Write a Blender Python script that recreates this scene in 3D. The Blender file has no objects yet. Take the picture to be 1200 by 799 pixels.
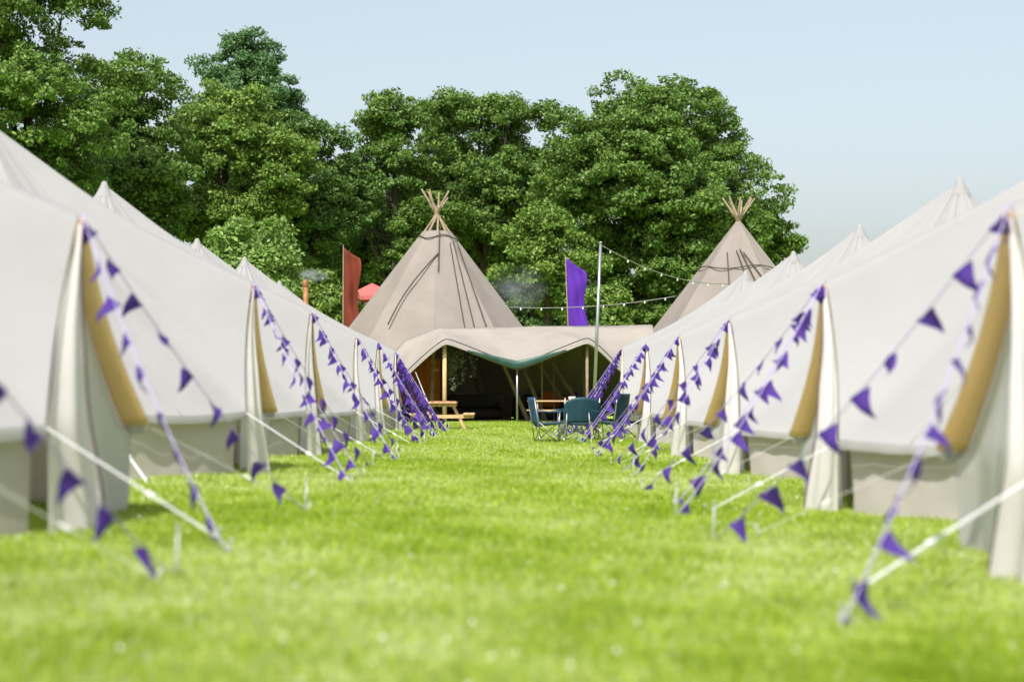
import bpy, math, random
import numpy as np
from mathutils import Vector, Matrix, noise

R = math.radians
scene = bpy.context.scene
C = scene.collection
rnd = random.Random(7)
nr = np.random.default_rng(11)

# ------------------------------------------------------------------ camera, sky, sun, exposure
F, VX, VY, EYE = 2200.0, 590.0, 462.0, 0.95         # focal length and vanishing point in photo pixels
cam = bpy.data.cameras.new('camera')
cam.sensor_width = 36.0
cam.lens = F / 1200 * 36
cam.clip_end = 3000
cam.dof.use_dof = True
cam.dof.focus_distance = 58.0
cam.dof.aperture_fstop = 1.3
camo = bpy.data.objects.new('camera', cam)
C.objects.link(camo)
camo.location = (0, 0, EYE)
camo.rotation_euler = (R(90) + (VY - 399.5) / F, 0, -(600 - VX) / F)
scene.camera = camo

SUN_EL, SUN_AZ = 54.0, 196.0                          # azimuth clockwise from +Y
world = bpy.data.worlds.new('World')
scene.world = world
world.use_nodes = True
wn = world.node_tree
bg = wn.nodes['Background']
sky = wn.nodes.new('ShaderNodeTexSky')
sky.sky_type = 'NISHITA'
sky.sun_disc = False
sky.sun_elevation = R(SUN_EL)
sky.sun_rotation = R(SUN_AZ)
sky.air_density = 1.1
sky.dust_density = 3.0
sky.ozone_density = 1.2
hsv = wn.nodes.new('ShaderNodeHueSaturation')         # hazier, paler air
hsv.inputs['Saturation'].default_value = 0.56
hsv.inputs['Hue'].default_value = 0.488
wn.links.new(sky.outputs[0], hsv.inputs['Color'])
wn.links.new(hsv.outputs[0], bg.inputs[0])
bg.inputs[1].default_value = 0.103
sun = bpy.data.lights.new('sun', 'SUN')
sun.energy = 3.0
sun.angle = R(0.55)
sun.color = (1.0, 0.965, 0.915)
suno = bpy.data.objects.new('sun', sun)
C.objects.link(suno)
sd = Vector((math.sin(R(SUN_AZ)) * math.cos(R(SUN_EL)), math.cos(R(SUN_AZ)) * math.cos(R(SUN_EL)), math.sin(R(SUN_EL))))
suno.rotation_euler = (-sd).to_track_quat('-Z', 'Y').to_euler()
suno.location = sd * 60
vs = scene.view_settings
vs.view_transform = 'Standard'
vs.look = 'None'
vs.gamma = 1
vs.use_curve_mapping = False
vs.exposure = 0.86
scene.render.resolution_x, scene.render.resolution_y = 1024, 681


# ------------------------------------------------------------------ helpers
def px(x, y, d):
    """photo pixel at depth d (metres along the aisle) -> point"""
    return Vector(((x - VX) / F * d, d, EYE + (VY - y) / F * d))


def sstep(a, b, v):
    t = min(1, max(0, (v - a) / (b - a)))
    return t * t * (3 - 2 * t)


def gz(x, y):
    """the field falls a little from the left row to the right row"""
    return -0.025 * max(-3.6, min(3.6, x)) * (1 - sstep(26, 46, y))


def mat(name, col, rough=0.8, trans=0.0, tcol=None, var=0.0, vscale=3.0, bump=0.0, bscale=40.0, metal=0.0, spec=0.3, attr=None, attr_cols=None):
    m = bpy.data.materials.new(name)
    m.use_nodes = True
    nt = m.node_tree
    N, L = nt.nodes, nt.links
    b = N['Principled BSDF']
    out = N['Material Output']
    b.inputs['Base Color'].default_value = (*col, 1)
    b.inputs['Roughness'].default_value = rough
    b.inputs['Metallic'].default_value = metal
    b.inputs['Specular IOR Level'].default_value = spec
    csock = None
    if attr:
        a = N.new('ShaderNodeAttribute')
        a.attribute_name = attr
        r = N.new('ShaderNodeValToRGB')
        el = r.color_ramp.elements
        n = len(attr_cols)
        el[0].color = (*attr_cols[0], 1)
        el[1].color = (*attr_cols[-1], 1)
        for k in range(1, n - 1):
            e = el.new(k / (n - 1))
            e.color = (*attr_cols[k], 1)
        L.new(a.outputs['Fac'], r.inputs[0])
        csock = r.outputs[0]
    elif var > 0:
        tc = N.new('ShaderNodeTexCoord')
        nz = N.new('ShaderNodeTexNoise')
        nz.inputs['Scale'].default_value = vscale
        nz.inputs['Detail'].default_value = 6
        nz.inputs['Roughness'].default_value = 0.6
        L.new(tc.outputs['Object'], nz.inputs['Vector'])
        mx = N.new('ShaderNodeValToRGB')
        mx.color_ramp.elements[0].position = 0.3
        mx.color_ramp.elements[1].position = 0.7
        mx.color_ramp.elements[0].color = (*[c * (1 - var) for c in col], 1)
        mx.color_ramp.elements[1].color = (*[min(1, c * (1 + var * 0.6)) for c in col], 1)
        L.new(nz.outputs[0], mx.inputs[0])
        csock = mx.outputs[0]
    if csock:
        L.new(csock, b.inputs['Base Color'])
    if bump > 0:
        tc2 = N.new('ShaderNodeTexCoord')
        nb = N.new('ShaderNodeTexNoise')
        nb.inputs['Scale'].default_value = bscale
        nb.inputs['Detail'].default_value = 4
        bp = N.new('ShaderNodeBump')
        bp.inputs['Strength'].default_value = bump
        bp.inputs['Distance'].default_value = 0.02
        L.new(tc2.outputs['Object'], nb.inputs['Vector'])
        L.new(nb.outputs[0], bp.inputs['Height'])
        L.new(bp.outputs[0], b.inputs['Normal'])
    if trans > 0:
        t = N.new('ShaderNodeBsdfTranslucent')
        t.inputs[0].default_value = (*(tcol or col), 1)
        if csock and tcol is None:
            L.new(csock, t.inputs[0])
        ms = N.new('ShaderNodeMixShader')
        ms.inputs[0].default_value = trans
        L.new(b.outputs[0], ms.inputs[1])
        L.new(t.outputs[0], ms.inputs[2])
        L.new(ms.outputs[0], out.inputs[0])
    return m


M = {
    'canvas': mat('white_canvas', (0.462, 0.454, 0.458), 0.95, 0.36, (0.61, 0.575, 0.555), 0.07, 0.8, 0.45, 5),
    'wallcanvas': mat('wall_canvas', (0.48, 0.435, 0.41), 0.95, 0.10, (0.45, 0.38, 0.31), 0.08, 2.2, 0.12, 22),
    'flap': mat('sunlit_flap_canvas', (0.84, 0.80, 0.79), 0.95, 0.45, (0.92, 0.82, 0.78), 0.04, 2.0, 0.1, 30),  # whiter than the roof: sunlight on the near flap put into its colour
    'door': mat('door_canvas', (0.70, 0.68, 0.68), 0.95, 0.38, (0.8, 0.75, 0.72), 0.05, 1.6, 0.1, 30),
    'tan': mat('tan_canvas', (0.96, 0.76, 0.53), 0.9, 0.5, (0.98, 0.76, 0.52), 0.08, 4, 0.1, 30),
    'zip': mat('zip_brown', (0.10, 0.06, 0.06), 0.6),
    'strap': mat('white_webbing', (0.6, 0.6, 0.58), 0.8, var=0.06, vscale=9),
    'peg': mat('galvanised_steel', (0.42, 0.43, 0.44), 0.45, metal=0.6, var=0.2, vscale=20),
    'runner': mat('white_plastic', (0.8, 0.8, 0.78), 0.4),
    'purple': mat('purple_cotton', (0.075, 0.032, 0.25), 0.75, 0.25, (0.16, 0.08, 0.5), 0.15, 8),
    'cord': mat('lilac_cord', (0.42, 0.36, 0.62), 0.8),
    'tipi': mat('taupe_canvas', (0.25, 0.217, 0.195), 0.9, 0.01, (0.45, 0.33, 0.22), 0.12, 0.9, 0.15, 12),
    'awning': mat('pale_taupe_canvas', (0.31, 0.28, 0.245), 0.9, 0.01, (0.5, 0.38, 0.26), 0.08, 1.2, 0.12, 10),
    'seam': mat('dark_rope', (0.07, 0.06, 0.05), 0.9),
    'pole': mat('larch_pole', (0.29, 0.215, 0.155), 0.8, var=0.3, vscale=5),
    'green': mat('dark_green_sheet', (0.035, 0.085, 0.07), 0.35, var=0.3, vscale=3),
    'timber': mat('pine_plank', (0.62, 0.42, 0.22), 0.7, var=0.2, vscale=7, bump=0.2),
    'redwood': mat('red_plank', (0.42, 0.13, 0.10), 0.7, var=0.2, vscale=6),
    'bluefab': mat('navy_nylon', (0.025, 0.075, 0.16), 0.7, var=0.2, vscale=9),
    'greenfab': mat('bottle_green_nylon', (0.018, 0.06, 0.085), 0.55, var=0.2, vscale=9),
    'darkfab': mat('dark_teal_nylon', (0.015, 0.05, 0.06), 0.7, var=0.2, vscale=9),
    'steel': mat('grey_tube', (0.35, 0.36, 0.37), 0.35, metal=0.7, var=0.1),
    'rust': mat('rust_cloth', (0.20, 0.04, 0.02), 0.8, 0.2, (0.32, 0.06, 0.02), 0.2, 2),
    'violet': mat('violet_cloth', (0.13, 0.035, 0.42), 0.75, 0.25, (0.2, 0.05, 0.6), 0.15, 2),
    'wire': mat('festoon_wire', (0.25, 0.25, 0.22), 0.6),
    'bulb': mat('pearl_bulb', (0.8, 0.8, 0.75), 0.25, spec=0.5),
    'copper': mat('rusty_pipe', (0.36, 0.17, 0.07), 0.6, metal=0.3, var=0.3, vscale=10),
    'parasol': mat('pink_red_cloth', (0.62, 0.16, 0.15), 0.8, 0.2, var=0.15, vscale=4),
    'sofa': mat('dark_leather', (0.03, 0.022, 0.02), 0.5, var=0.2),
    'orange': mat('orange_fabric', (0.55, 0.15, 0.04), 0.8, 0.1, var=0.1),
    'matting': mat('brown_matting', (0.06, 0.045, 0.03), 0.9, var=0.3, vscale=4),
    'bark': mat('bark', (0.06, 0.05, 0.035), 0.9, var=0.4, vscale=3, bump=0.4, bscale=8),
    'grass': mat('grass_blade', (0.2, 0.3, 0.04), 0.55, 0.42, None, attr='tone', attr_cols=[(0.18, 0.30, 0.010), (0.34, 0.47, 0.027), (0.47, 0.56, 0.085), (0.63, 0.66, 0.40)], spec=0.25),
    'clover': mat('clover_white', (0.78, 0.78, 0.68), 0.8),
    'ivy': mat('ivy_leaf', (0.08, 0.09, 0.05), 0.6, attr='tone', attr_cols=[(0.05, 0.07, 0.03), (0.16, 0.16, 0.10)]),
}


def leafmat(name, cols, tr=0.3):
    return mat(name, cols[1], 0.5, tr, None, attr='tone', attr_cols=cols, spec=0.35)


LEAF = {
    'oak': leafmat('oak_leaf', [(0.060, 0.123, 0.024), (0.116, 0.212, 0.038), (0.237, 0.351, 0.065)]),
    'light': leafmat('hazel_leaf', [(0.071, 0.141, 0.024), (0.144, 0.246, 0.038), (0.286, 0.400, 0.076)]),
    'blue': leafmat('birch_leaf', [(0.052, 0.120, 0.042), (0.098, 0.20, 0.066), (0.175, 0.30, 0.10)]),
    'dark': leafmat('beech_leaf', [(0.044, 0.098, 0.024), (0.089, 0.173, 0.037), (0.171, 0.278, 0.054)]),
    'pale': leafmat('elder_leaf', [(0.110, 0.197, 0.043), (0.187, 0.308, 0.065), (0.320, 0.456, 0.119)]),
}


def mesh(name, verts, faces, smooth=False):
    me = bpy.data.meshes.new(name)
    me.from_pydata([tuple(v) for v in verts], [], faces)
    me.update()
    if smooth:
        me.polygons.foreach_set('use_smooth', [True] * len(me.polygons))
    return me


def obj(name, me, m=None, parent=None, loc=None):
    o = bpy.data.objects.new(name, me)
    C.objects.link(o)
    if m is not None and me is not None and not me.materials:
        me.materials.append(m)
    if parent is not None:
        o.parent = parent
    if loc is not None:
        o.location = loc
    return o


def tag(o, label, cat, group=None):
    o['label'] = label
    o['category'] = cat
    if group:
        o['group'] = group
    return o


def thing(name, label, cat, loc=(0, 0, 0), rz=0.0, group=None):
    o = bpy.data.objects.new(name, None)
    o.empty_display_size = 0.2
    C.objects.link(o)
    o.location = loc
    o.rotation_euler = (0, 0, rz)
    return tag(o, label, cat, group)


class MB:
    def __init__(self):
        self.v, self.f = [], []

    def add(self, vs_, fs):
        n = len(self.v)
        self.v += [Vector(p) for p in vs_]
        self.f += [tuple(i + n for i in f) for f in fs]

    def box(self, c, s, rot=None):
        x, y, z = s[0] / 2, s[1] / 2, s[2] / 2
        b = min(x, y, z) * 0.18
        # chamfered on the vertical outline of the largest face would be overkill: bevel all 12 edges cheaply
        pts = []
        for sx in (-1, 1):
            for sy in (-1, 1):
                for sz in (-1, 1):
                    pts.append((sx * x, sy * y, sz * z))
        fs = [(0, 1, 3, 2), (4, 6, 7, 5), (0, 4, 5, 1), (2, 3, 7, 6), (0, 2, 6, 4), (1, 5, 7, 3)]
        mtx = rot or Matrix.Identity(3)
        self.add([mtx @ Vector(p) + Vector(c) for p in pts], fs)

    def beam(self, a, b, w, h, up=(0, 0, 1)):
        a, b = Vector(a), Vector(b)
        t = (b - a).normalized()
        u = Vector(up)
        s = t.cross(u)
        if s.length < 1e-4:
            s = t.cross(Vector((1, 0, 0)))
        s.normalize()
        u = s.cross(t)
        vs_ = []
        for p in (a, b):
            for i, j in ((-1, -1), (1, -1), (1, 1), (-1, 1)):
                vs_.append(p + s * i * w / 2 + u * j * h / 2)
        self.add(vs_, [(3, 2, 1, 0), (4, 5, 6, 7), (0, 1, 5, 4), (1, 2, 6, 5), (2, 3, 7, 6), (3, 0, 4, 7)])

    def tube(self, pts, r, n=8, cap=True):
        pts = [Vector(p) for p in pts]
        rs = r if isinstance(r, (list, tuple)) else [r] * len(pts)
        vs_, fs = [], []
        s = None
        for i, p in enumerate(pts):
            t = (pts[min(i + 1, len(pts) - 1)] - pts[max(i - 1, 0)]).normalized()
            if s is None:
                s = t.cross(Vector((0, 0, 1)) if abs(t.z) < 0.9 else Vector((1, 0, 0))).normalized()
            else:
                s = (s - t * s.dot(t)).normalized()
            u = t.cross(s)
            for k in range(n):
                a = 2 * math.pi * k / n
                vs_.append(p + (s * math.cos(a) + u * math.sin(a)) * rs[i])
        for i in range(len(pts) - 1):
            for k in range(n):
                k2 = (k + 1) % n
                fs.append((i * n + k, i * n + k2, (i + 1) * n + k2, (i + 1) * n + k))
        if cap:
            fs.append(tuple(range(n - 1, -1, -1)))
            e = (len(pts) - 1) * n
            fs.append(tuple(e + k for k in range(n)))
        self.add(vs_, fs)

    def grid(self, rows, close=False):
        nc = len(rows[0])
        vs_ = [p for r in rows for p in r]
        fs = []
        for i in range(len(rows) - 1):
            for k in range(nc if close else nc - 1):
                k2 = (k + 1) % nc
                fs.append((i * nc + k, i * nc + k2, (i + 1) * nc + k2, (i + 1) * nc + k))
        self.add(vs_, fs)

    def mesh(self, name, smooth=False):
        return mesh(name, self.v, self.f, smooth)

    def build(self, name, m, parent=None, smooth=False, loc=None):
        return obj(name, self.mesh(name, smooth), m, parent, loc)


def thick(o, t, offset=0.0):
    md = o.modifiers.new('thickness', 'SOLIDIFY')
    md.thickness = t
    md.offset = offset
    return o


def nz3(x, y, z):
    return noise.noise(Vector((x, y, z)))


# ------------------------------------------------------------------ ground
def ground_material():
    m = bpy.data.materials.new('meadow_soil_and_turf')
    m.use_nodes = True
    nt = m.node_tree
    N, L = nt.nodes, nt.links
    b = N['Principled BSDF']
    b.inputs['Roughness'].default_value = 0.95
    b.inputs['Specular IOR Level'].default_value = 0.1
    g = N.new('ShaderNodeNewGeometry')
    n1 = N.new('ShaderNodeTexNoise')
    n1.inputs['Scale'].default_value = 0.8
    n1.inputs['Detail'].default_value = 8
    n2 = N.new('ShaderNodeTexNoise')
    n2.inputs['Scale'].default_value = 18
    n2.inputs['Detail'].default_value = 4
    ad = N.new('ShaderNodeMix')
    ad.data_type = 'FLOAT'
    ad.inputs[0].default_value = 0.5
    L.new(g.outputs['Position'], n1.inputs['Vector'])
    L.new(g.outputs['Position'], n2.inputs['Vector'])
    L.new(n1.outputs[0], ad.inputs[2])
    L.new(n2.outputs[0], ad.inputs[3])
    r = N.new('ShaderNodeValToRGB')
    e = r.color_ramp.elements
    e[0].position, e[0].color = 0.35, (0.20, 0.33, 0.02, 1)
    e[1].position, e[1].color = 0.65, (0.38, 0.50, 0.06, 1)
    L.new(ad.outputs[0], r.inputs[0])
    L.new(r.outputs[0], b.inputs['Base Color'])
    return m


xs = [-1500, -400, -120, -60, -30, -15, -9, -6] + [-3.6 + 0.6 * i for i in range(13)] + [6, 9, 15, 30, 60, 120, 400, 1500]
ys = [-600, -60, -15, -5, 0] + [2 * i for i in range(1, 40)] + [85, 100, 130, 200, 400, 900, 2500]
gm = MB()
gm.grid([[(x, y, gz(x, y)) for x in xs] for y in ys])
ground = gm.build('ground', ground_material(), smooth=True)
ground['kind'] = 'structure'
ground['label'] = 'sunlit green meadow the tents stand on'


# ------------------------------------------------------------------ bell tents
PEAK = Vector((0, 0, 3.88))
APEX = Vector((3.0, 0, 2.10))
CORN = (3.08, 1.55, 0.66)
CANG = math.degrees(math.atan2(CORN[1], CORN[0]))
NANG = math.degrees(math.atan2(0.98, 3.05))      # the door's near corner stands closer to its middle
GUYS = [CANG, 54, 78, 102, 129, 155]


def bell_tent(loc, rz, label, seed, tight=False, zip_on=True):
    face = 1 if abs(rz) < 1 else -1          # which way along local Y the camera side lies
    T = thing('bell_tent', label, 'tent', loc, rz, 'white bell tents lining the aisle')
    T.rotation_euler = (R(0.7 * math.sin(seed * 5)), R(0.6 * math.cos(seed * 3)), rz)
    T.scale = (1, 1, 1 + 0.025 * math.sin(seed * 7))
    gp = [CANG if face > 0 else NANG] + GUYS[1:]           # guy angles on +Y and on -Y
    gm_ = [NANG if face > 0 else CANG] + GUYS[1:]
    A0, A1 = gp[0], 360 - gm_[0]
    # --- outer edge of the roof: apex -> corner -> round the back -> corner -> apex
    knots = gp + [180] + [360 - a for a in reversed(gm_)]

    def hem(a, out=0.0, drop=0.0):
        k = max(i for i in range(len(knots)) if knots[i] <= a + 1e-6)
        k = min(k, len(knots) - 2)
        f = (a - knots[k]) / (knots[k + 1] - knots[k])
        s = math.sin(math.pi * f)
        sa, ka = (a, gp[0]) if a < 180 else (360 - a, gm_[0])
        rb = 2.98 + (0.86 if ka == CANG else 0.32) * max(0.0, 1 - sa / 60)
        rr = rb - 0.075 * s + out
        return Vector((rr * math.cos(R(a)), rr * math.sin(R(a)), 0.66 - 0.035 * s + 0.01 * nz3(a * 0.1, seed, 0) - drop)), s

    B, S = [], []
    NE = 16
    Cp = hem(A0)[0]
    Cm = hem(A1)[0]
    for i in range(NE):
        t = i / NE
        p = APEX.lerp(Cp, t)
        p.x -= 0.05 * math.sin(math.pi * t)
        p.y -= 0.07 * math.sin(math.pi * t)
        B.append(p); S.append(0)
    NA = 110
    for i in range(NA + 1):
        p, s = hem(A0 + (A1 - A0) * i / NA)
        B.append(p); S.append(s)
    for i in range(1, NE):
        t = i / NE
        p = Cm.lerp(APEX, t)
        p.x -= 0.05 * math.sin(math.pi * t)
        p.y += 0.07 * math.sin(math.pi * t)
        B.append(p); S.append(0)
    n = len(B)
    NT = 30
    rows = []
    for j in range(NT + 1):
        t = 0.02 + 0.98 * j / NT
        row = []
        for i, p in enumerate(B):
            q = PEAK.lerp(p, t)
            bell = math.sin(math.pi * t) ** 1.0
            front = 1 if i < NE or i > NE + NA else 0
            sag = 0.13 * bell + 0.05 * S[i] * math.sin(math.pi * min(1, t * 0.98))
            rad = Vector((q.x, q.y, 0))
            if rad.length > 1e-5:
                rad.normalize()
            a = math.atan2(p.y, p.x)
            w = nz3(a * 5 + seed * 3.1, t * 1.6, seed) * 0.055 + nz3(a * 17 + seed, t * 2.5, seed + 9) * 0.026 + nz3(a * 30 + seed, t * 1.2, seed + 4) * 0.022 * t ** 3 + nz3(a * 22 + seed, t, seed + 2) * 0.020 * (1 - t) ** 2
            env = math.sin(math.pi * t)
            q = q - Vector((0, 0, sag)) + rad * (-0.03 * bell) + (rad * 0.5 + Vector((0, 0, 0.85))) * w * env
            # tension creases running up from the door apex
            if front:
                q.z += 0.010 * math.sin(i * 2.2 + seed) * t * (1 - t) * 2
            row.append(q)
        rows.append(row)
    mb = MB()
    mb.grid(rows, close=True)
    roof = mb.build('roof', M['canvas'], T, True)
    # --- ridge welt and radial seams lying on the cloth
    mb = MB()
    for i in list(range(NE + 5, NE + NA, 11)) :
        mb.tube([rows[j][i] + Vector((0, 0, 0.002)) for j in range(0, NT + 1)], 0.007, 4)
    mb.build('seam', M['canvas'], roof, True)
    # --- cap over the pole
    mb = MB()
    ring = []
    for z, r in ((3.64, 0.165), (3.645, 0.172), (3.74, 0.118), (3.83, 0.07), (3.89, 0.045), (3.92, 0.03), (3.93, 0.0)):
        ring.append([(r * math.cos(2 * math.pi * k / 14), r * math.sin(2 * math.pi * k / 14), z + 0.0) for k in range(14)])
    mb.grid(ring, close=True)
    mb.build('pole_cap', M['canvas'], T, True)
    mb = MB()
    mb.tube([(0, 0, 0), (0, 0, 3.72)], 0.022, 8)
    mb.build('centre_pole', M['steel'], T, True)
    mb = MB()
    mb.tube([(2.80, 0, 0), (2.86, 0, 2.0)], 0.018, 8)
    mb.build('door_pole', M['steel'], T, True)
    # --- hem strip
    NH = 130
    rows = [[], [], []]
    for i in range(NH + 1):
        a = A0 + (A1 - A0) * i / NH
        w = 0.012 * math.sin(a * 0.9 + seed)
        rows[0].append(hem(a, 0.004)[0])
        rows[1].append(hem(a, 0.016 + w * 0.3, 0.045)[0])
        rows[2].append(hem(a, 0.010 + w, 0.085 + 0.012 * nz3(a * 0.3, seed, 4))[0])
    mb = MB(); mb.grid(rows)
    mb.build('hem', M['canvas'], T, True)
    # --- wall
    rows = []
    for j in range(7):
        v = j / 6
        row = []
        for i in range(NH + 1):
            a = A0 + (A1 - A0) * i / NH
            p, s = hem(a, -0.10 - 0.03 * v + 0.03 * math.sin(math.pi * v) * nz3(a * 0.15, seed, 2))
            w = nz3(a * 0.25, v * 1.5, seed + 5) * 0.03 * math.sin(math.pi * v)
            k = 1 + w / 3
            row.append((p.x * k, p.y * k, (p.z - 0.02) * (1 - v) - 0.05 * v))
        rows.append(row)
    mb = MB(); mb.grid(rows)
    mb.build('wall', M['wallcanvas'], T, True)
    # --- door: tan reveals, two canvas panels, loose flaps, zip
    DX = 0.235

    def edge(t, sg):
        p = APEX.lerp(Cp if sg > 0 else Cm, t)
        p.x -= 0.05 * math.sin(math.pi * t)
        p.y -= sg * 0.07 * math.sin(math.pi * t)
        return p

    seam_pts = []
    for sg in (1, -1):
        far = sg == face
        Cs = Cp if sg > 0 else Cm
        mb = MB()
        rows = []
        for j in range(21):
            t = 0.02 + 0.98 * j / 20
            e = edge(t, sg)
            wd = 0.06 + 0.09 * t
            row = []
            pr = 0.045 if far else -0.012
            for k in range(7):
                f = k / 6
                row.append((e.x + pr - (wd + pr) * f, e.y * (1 - 0.03 * f) - sg * (0.012 + 0.010 * math.sin(math.pi * f)) + 0.006 * math.sin(t * 9 + seed) * f, e.z - 0.012 - 0.010 * math.sin(math.pi * f)))
            rows.append(row)
        if far:
            mb.grid(rows)
            thick(mb.build('door_lining', M['tan'], T, True), 0.012)
        mb = MB()
        rows = []
        for j in range(25):
            v = j / 24
            z = -0.03 + v * 2.05
            row = []
            for k in range(29):
                f = k / 28
                if z > 0.64:
                    t = (2.06 - z) / (2.06 - 0.64)
                    e = edge(t, sg)
                    hw = abs(e.y) * (0.955 if far else 1.0)
                    x = e.x - (0.06 + 0.09 * t) if far else e.x + 0.012 + (0.075 * min(1, t * 1.5) + 0.01) * math.sin(math.pi * min(1, f * 0.62 + 0.02))
                else:
                    hw = abs(Cs.y) * (0.985 if far else 1.0) - 0.02 * (0.64 - z)
                    x = Cs.x - (0.15 - 0.08 * max(0, 1 - f * 6)) - 0.04 * (0.64 - z) if far else Cs.x + 0.012 + 0.085 * math.sin(math.pi * min(1, f * 0.62 + 0.02)) + 0.16 * (0.64 - z) * f
                fold = (0.022 if far else 0.036 * min(1, f * 5)) * math.sin(f * (9 if far else 9 + 3 * f) + seed + 1.2 * sg + v * 0.8) * (1 - v * 0.75) + 0.012 * nz3(f * 6, v * 3, seed + sg)
                if z > 0.64:
                    hn = abs(edge((2.06 - z) / (2.06 - 0.64), -face).y)
                else:
                    hn = abs((Cm if face > 0 else Cp).y)
                inner = (0.42 + 0.06 * math.sin(v * 5 + seed)) * hn       # the loose near flap stops short of the middle
                if far:
                    y = sg * (hw * (1 - f) - inner * 0.9 * f)
                else:
                    y = sg * (hw * (1 - f) + inner * f)
                row.append((x + fold, y, z))
            if not far:
                seam_pts.append(Vector(row[-1]))
            rows.append(row)
        mb.grid(rows)
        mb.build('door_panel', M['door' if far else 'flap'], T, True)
    mb = MB()
    mb.tube([q_ + Vector((0.004, face * 0.010, 0)) for q_ in seam_pts], 0.011, 5)
    mb.build('zip', M['zip'], T, True)
    # --- guy lines
    for sg in (1, -1):
        for q, a0 in enumerate(gp if sg > 0 else gm_):
            a = a0 if sg > 0 else 360 - a0
            p = hem(a, 0.01)[0]
            p.z -= 0.02
            if q == 0:
                e = Vector((4.22 + 0.1 * rnd.uniform(-1, 1), sg * ((1.9 if sg == face else 1.5) + 0.2 * rnd.uniform(-1, 1)), 0))
            else:
                side = abs(math.sin(R(a)))
                ln = 1.25 - 0.75 * (side ** 3 if tight else side ** 6 * 0.7)
                d = Vector((math.cos(R(a)), math.sin(R(a)), 0))
                e = Vector((p.x, p.y, 0)) + d * ln * rnd.uniform(0.9, 1.08)
            wx = loc[0] + e.x * math.cos(rz) - e.y * math.sin(rz)
            wy = loc[1] + e.x * math.sin(rz) + e.y * math.cos(rz)
            e.z = gz(wx, wy) - loc[2] + 0.02
            mb = MB()
            mb.beam(p, e, 0.03, 0.004)
            g = mb.build('guy_strap', M['strap'], T)
            mb = MB()
            c = p.lerp(e, 0.62)
            mb.beam(c - (e - p).normalized() * 0.03, c + (e - p).normalized() * 0.03, 0.05, 0.016)
            mb.build('slider', M['runner'], g)
            mb = MB()
            d = (e - p).normalized()
            mb.tube([e + Vector((d.x * -0.06, d.y * -0.06, -0.16)), e + Vector((d.x * 0.02, d.y * 0.02, 0.05)), e + Vector((d.x * 0.05, d.y * 0.05, 0.045))], 0.007, 6)
            mb.build('peg', M['peg'], g, True)
    return T


LEFT_X, RIGHT_X = -5.82, 5.92
LEFT = [7.0, 12.6, 21.0, 27.2, 35.4, 42.0, 48.8]
RIGHT = [10.7, 16.9, 24.2, 30.9, 38.0, 45.6]
ORD = ['', 'nearest', 'second', 'third', 'fourth', 'fifth', 'sixth']
lt, rt = [], []
for i, y in enumerate(LEFT):
    lab = ('white canvas bell tent just outside the left frame edge, nearest the camera' if i == 0 else
           f'{ORD[i]} white bell tent from the camera in the left row, purple bunting at door')
    lt.append(bell_tent((LEFT_X, y, gz(-3.6, y)), R(rnd.uniform(-3.5, 3.5)), lab, 1 + i * 2.37, tight=i in (4, 5, 6)))
for i, y in enumerate(RIGHT):
    lab = f'{ORD[i + 1]} white bell tent from the camera in the right row, purple bunting at door'
    rt.append(bell_tent((RIGHT_X, y, gz(3.6, y)), R(180 + rnd.uniform(-3.5, 3.5)), lab, 30 + i * 1.91, tight=True))


# ------------------------------------------------------------------ bunting
def flag_mesh(seed):
    vs_, fs = [], []
    n = 5
    for j in range(n + 1):
        v = j / n
        w = 0.165 * (1 - v)
        for k in range(4):
            f = k / 3 - 0.5
            vs_.append((f * w, 0.055 * math.sin(v * 3.4 + seed) * v + 0.018 * math.sin(f * 5 + seed * 2) * (1 - v), -0.195 * v))
    for j in range(n):
        for k in range(3):
            fs.append((j * 4 + k, j * 4 + k + 1, (j + 1) * 4 + k + 1, (j + 1) * 4 + k))
    me = mesh('flag', vs_, fs, True)
    me.materials.append(M['purple'])
    return me


FLAGS = [flag_mesh(s) for s in (0.3, 1.4, 2.6, 4.1, 5.2)]


def bunting(a, b, label, sp=0.36, sag=0.10, group='purple bunting strings tied to the tent doors', start=0.10, wind=0.5, stake=True, big=1.0):
    a, b = Vector(a), Vector(b)
    T = thing('bunting', label, 'bunting', (b.x, b.y, b.z), 0, group)
    o = T.location.copy()
    ln = (b - a).length

    def at(t):
        p = a.lerp(b, t)
        p.z -= sag * 4 * t * (1 - t)
        p.z = max(p.z, gz(p.x, p.y) + 0.015)
        return p

    mb = MB()
    mb.tube([at(i / 16) - o for i in range(17)], 0.0046, 5)
    mb.build('string', M['cord'], T, True)
    s = start
    while s < ln - 0.05:
        t = s / ln
        p = at(t)
        tg = (at(min(1, t + 0.02)) - at(max(0, t - 0.02))).normalized()
        dn = Vector((0, 0, -1)) + Vector((rnd.gauss(0.05, wind * 0.5), rnd.gauss(0.0, wind * 0.6), 0))
        dn = (dn - tg * dn.dot(tg) * 0.75).normalized()
        x = (tg - dn * tg.dot(dn)).normalized()
        z = -dn
        y = z.cross(x)
        m4 = Matrix((x, y, z)).transposed().to_4x4()
        f = obj('flag', rnd.choice(FLAGS), None, T)
        sc = rnd.uniform(0.82, 1.05) * big
        h = p.z - gz(p.x, p.y)
        if h < 0.16:
            sc *= 0.8
        f.matrix_basis = Matrix.Translation(p - o) @ m4 @ Matrix.Diagonal((sc, sc, sc, 1))
        s += sp * rnd.uniform(0.88, 1.12)
    if stake:
        sh = rnd.choice((0.08, 0.1, 0.12, 0.26))
        mb = MB()
        mb.tube([(0.01, 0, -0.12), (0.0, 0, 0.0), (0.012, 0.0, sh)], 0.006, 6)
        mb.tube([(0.012, 0.0, sh - 0.008), (0.012, 0.0, sh + 0.014)], 0.010, 6)
        mb.build('stake', M['peg'], T, True)
    return T


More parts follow.
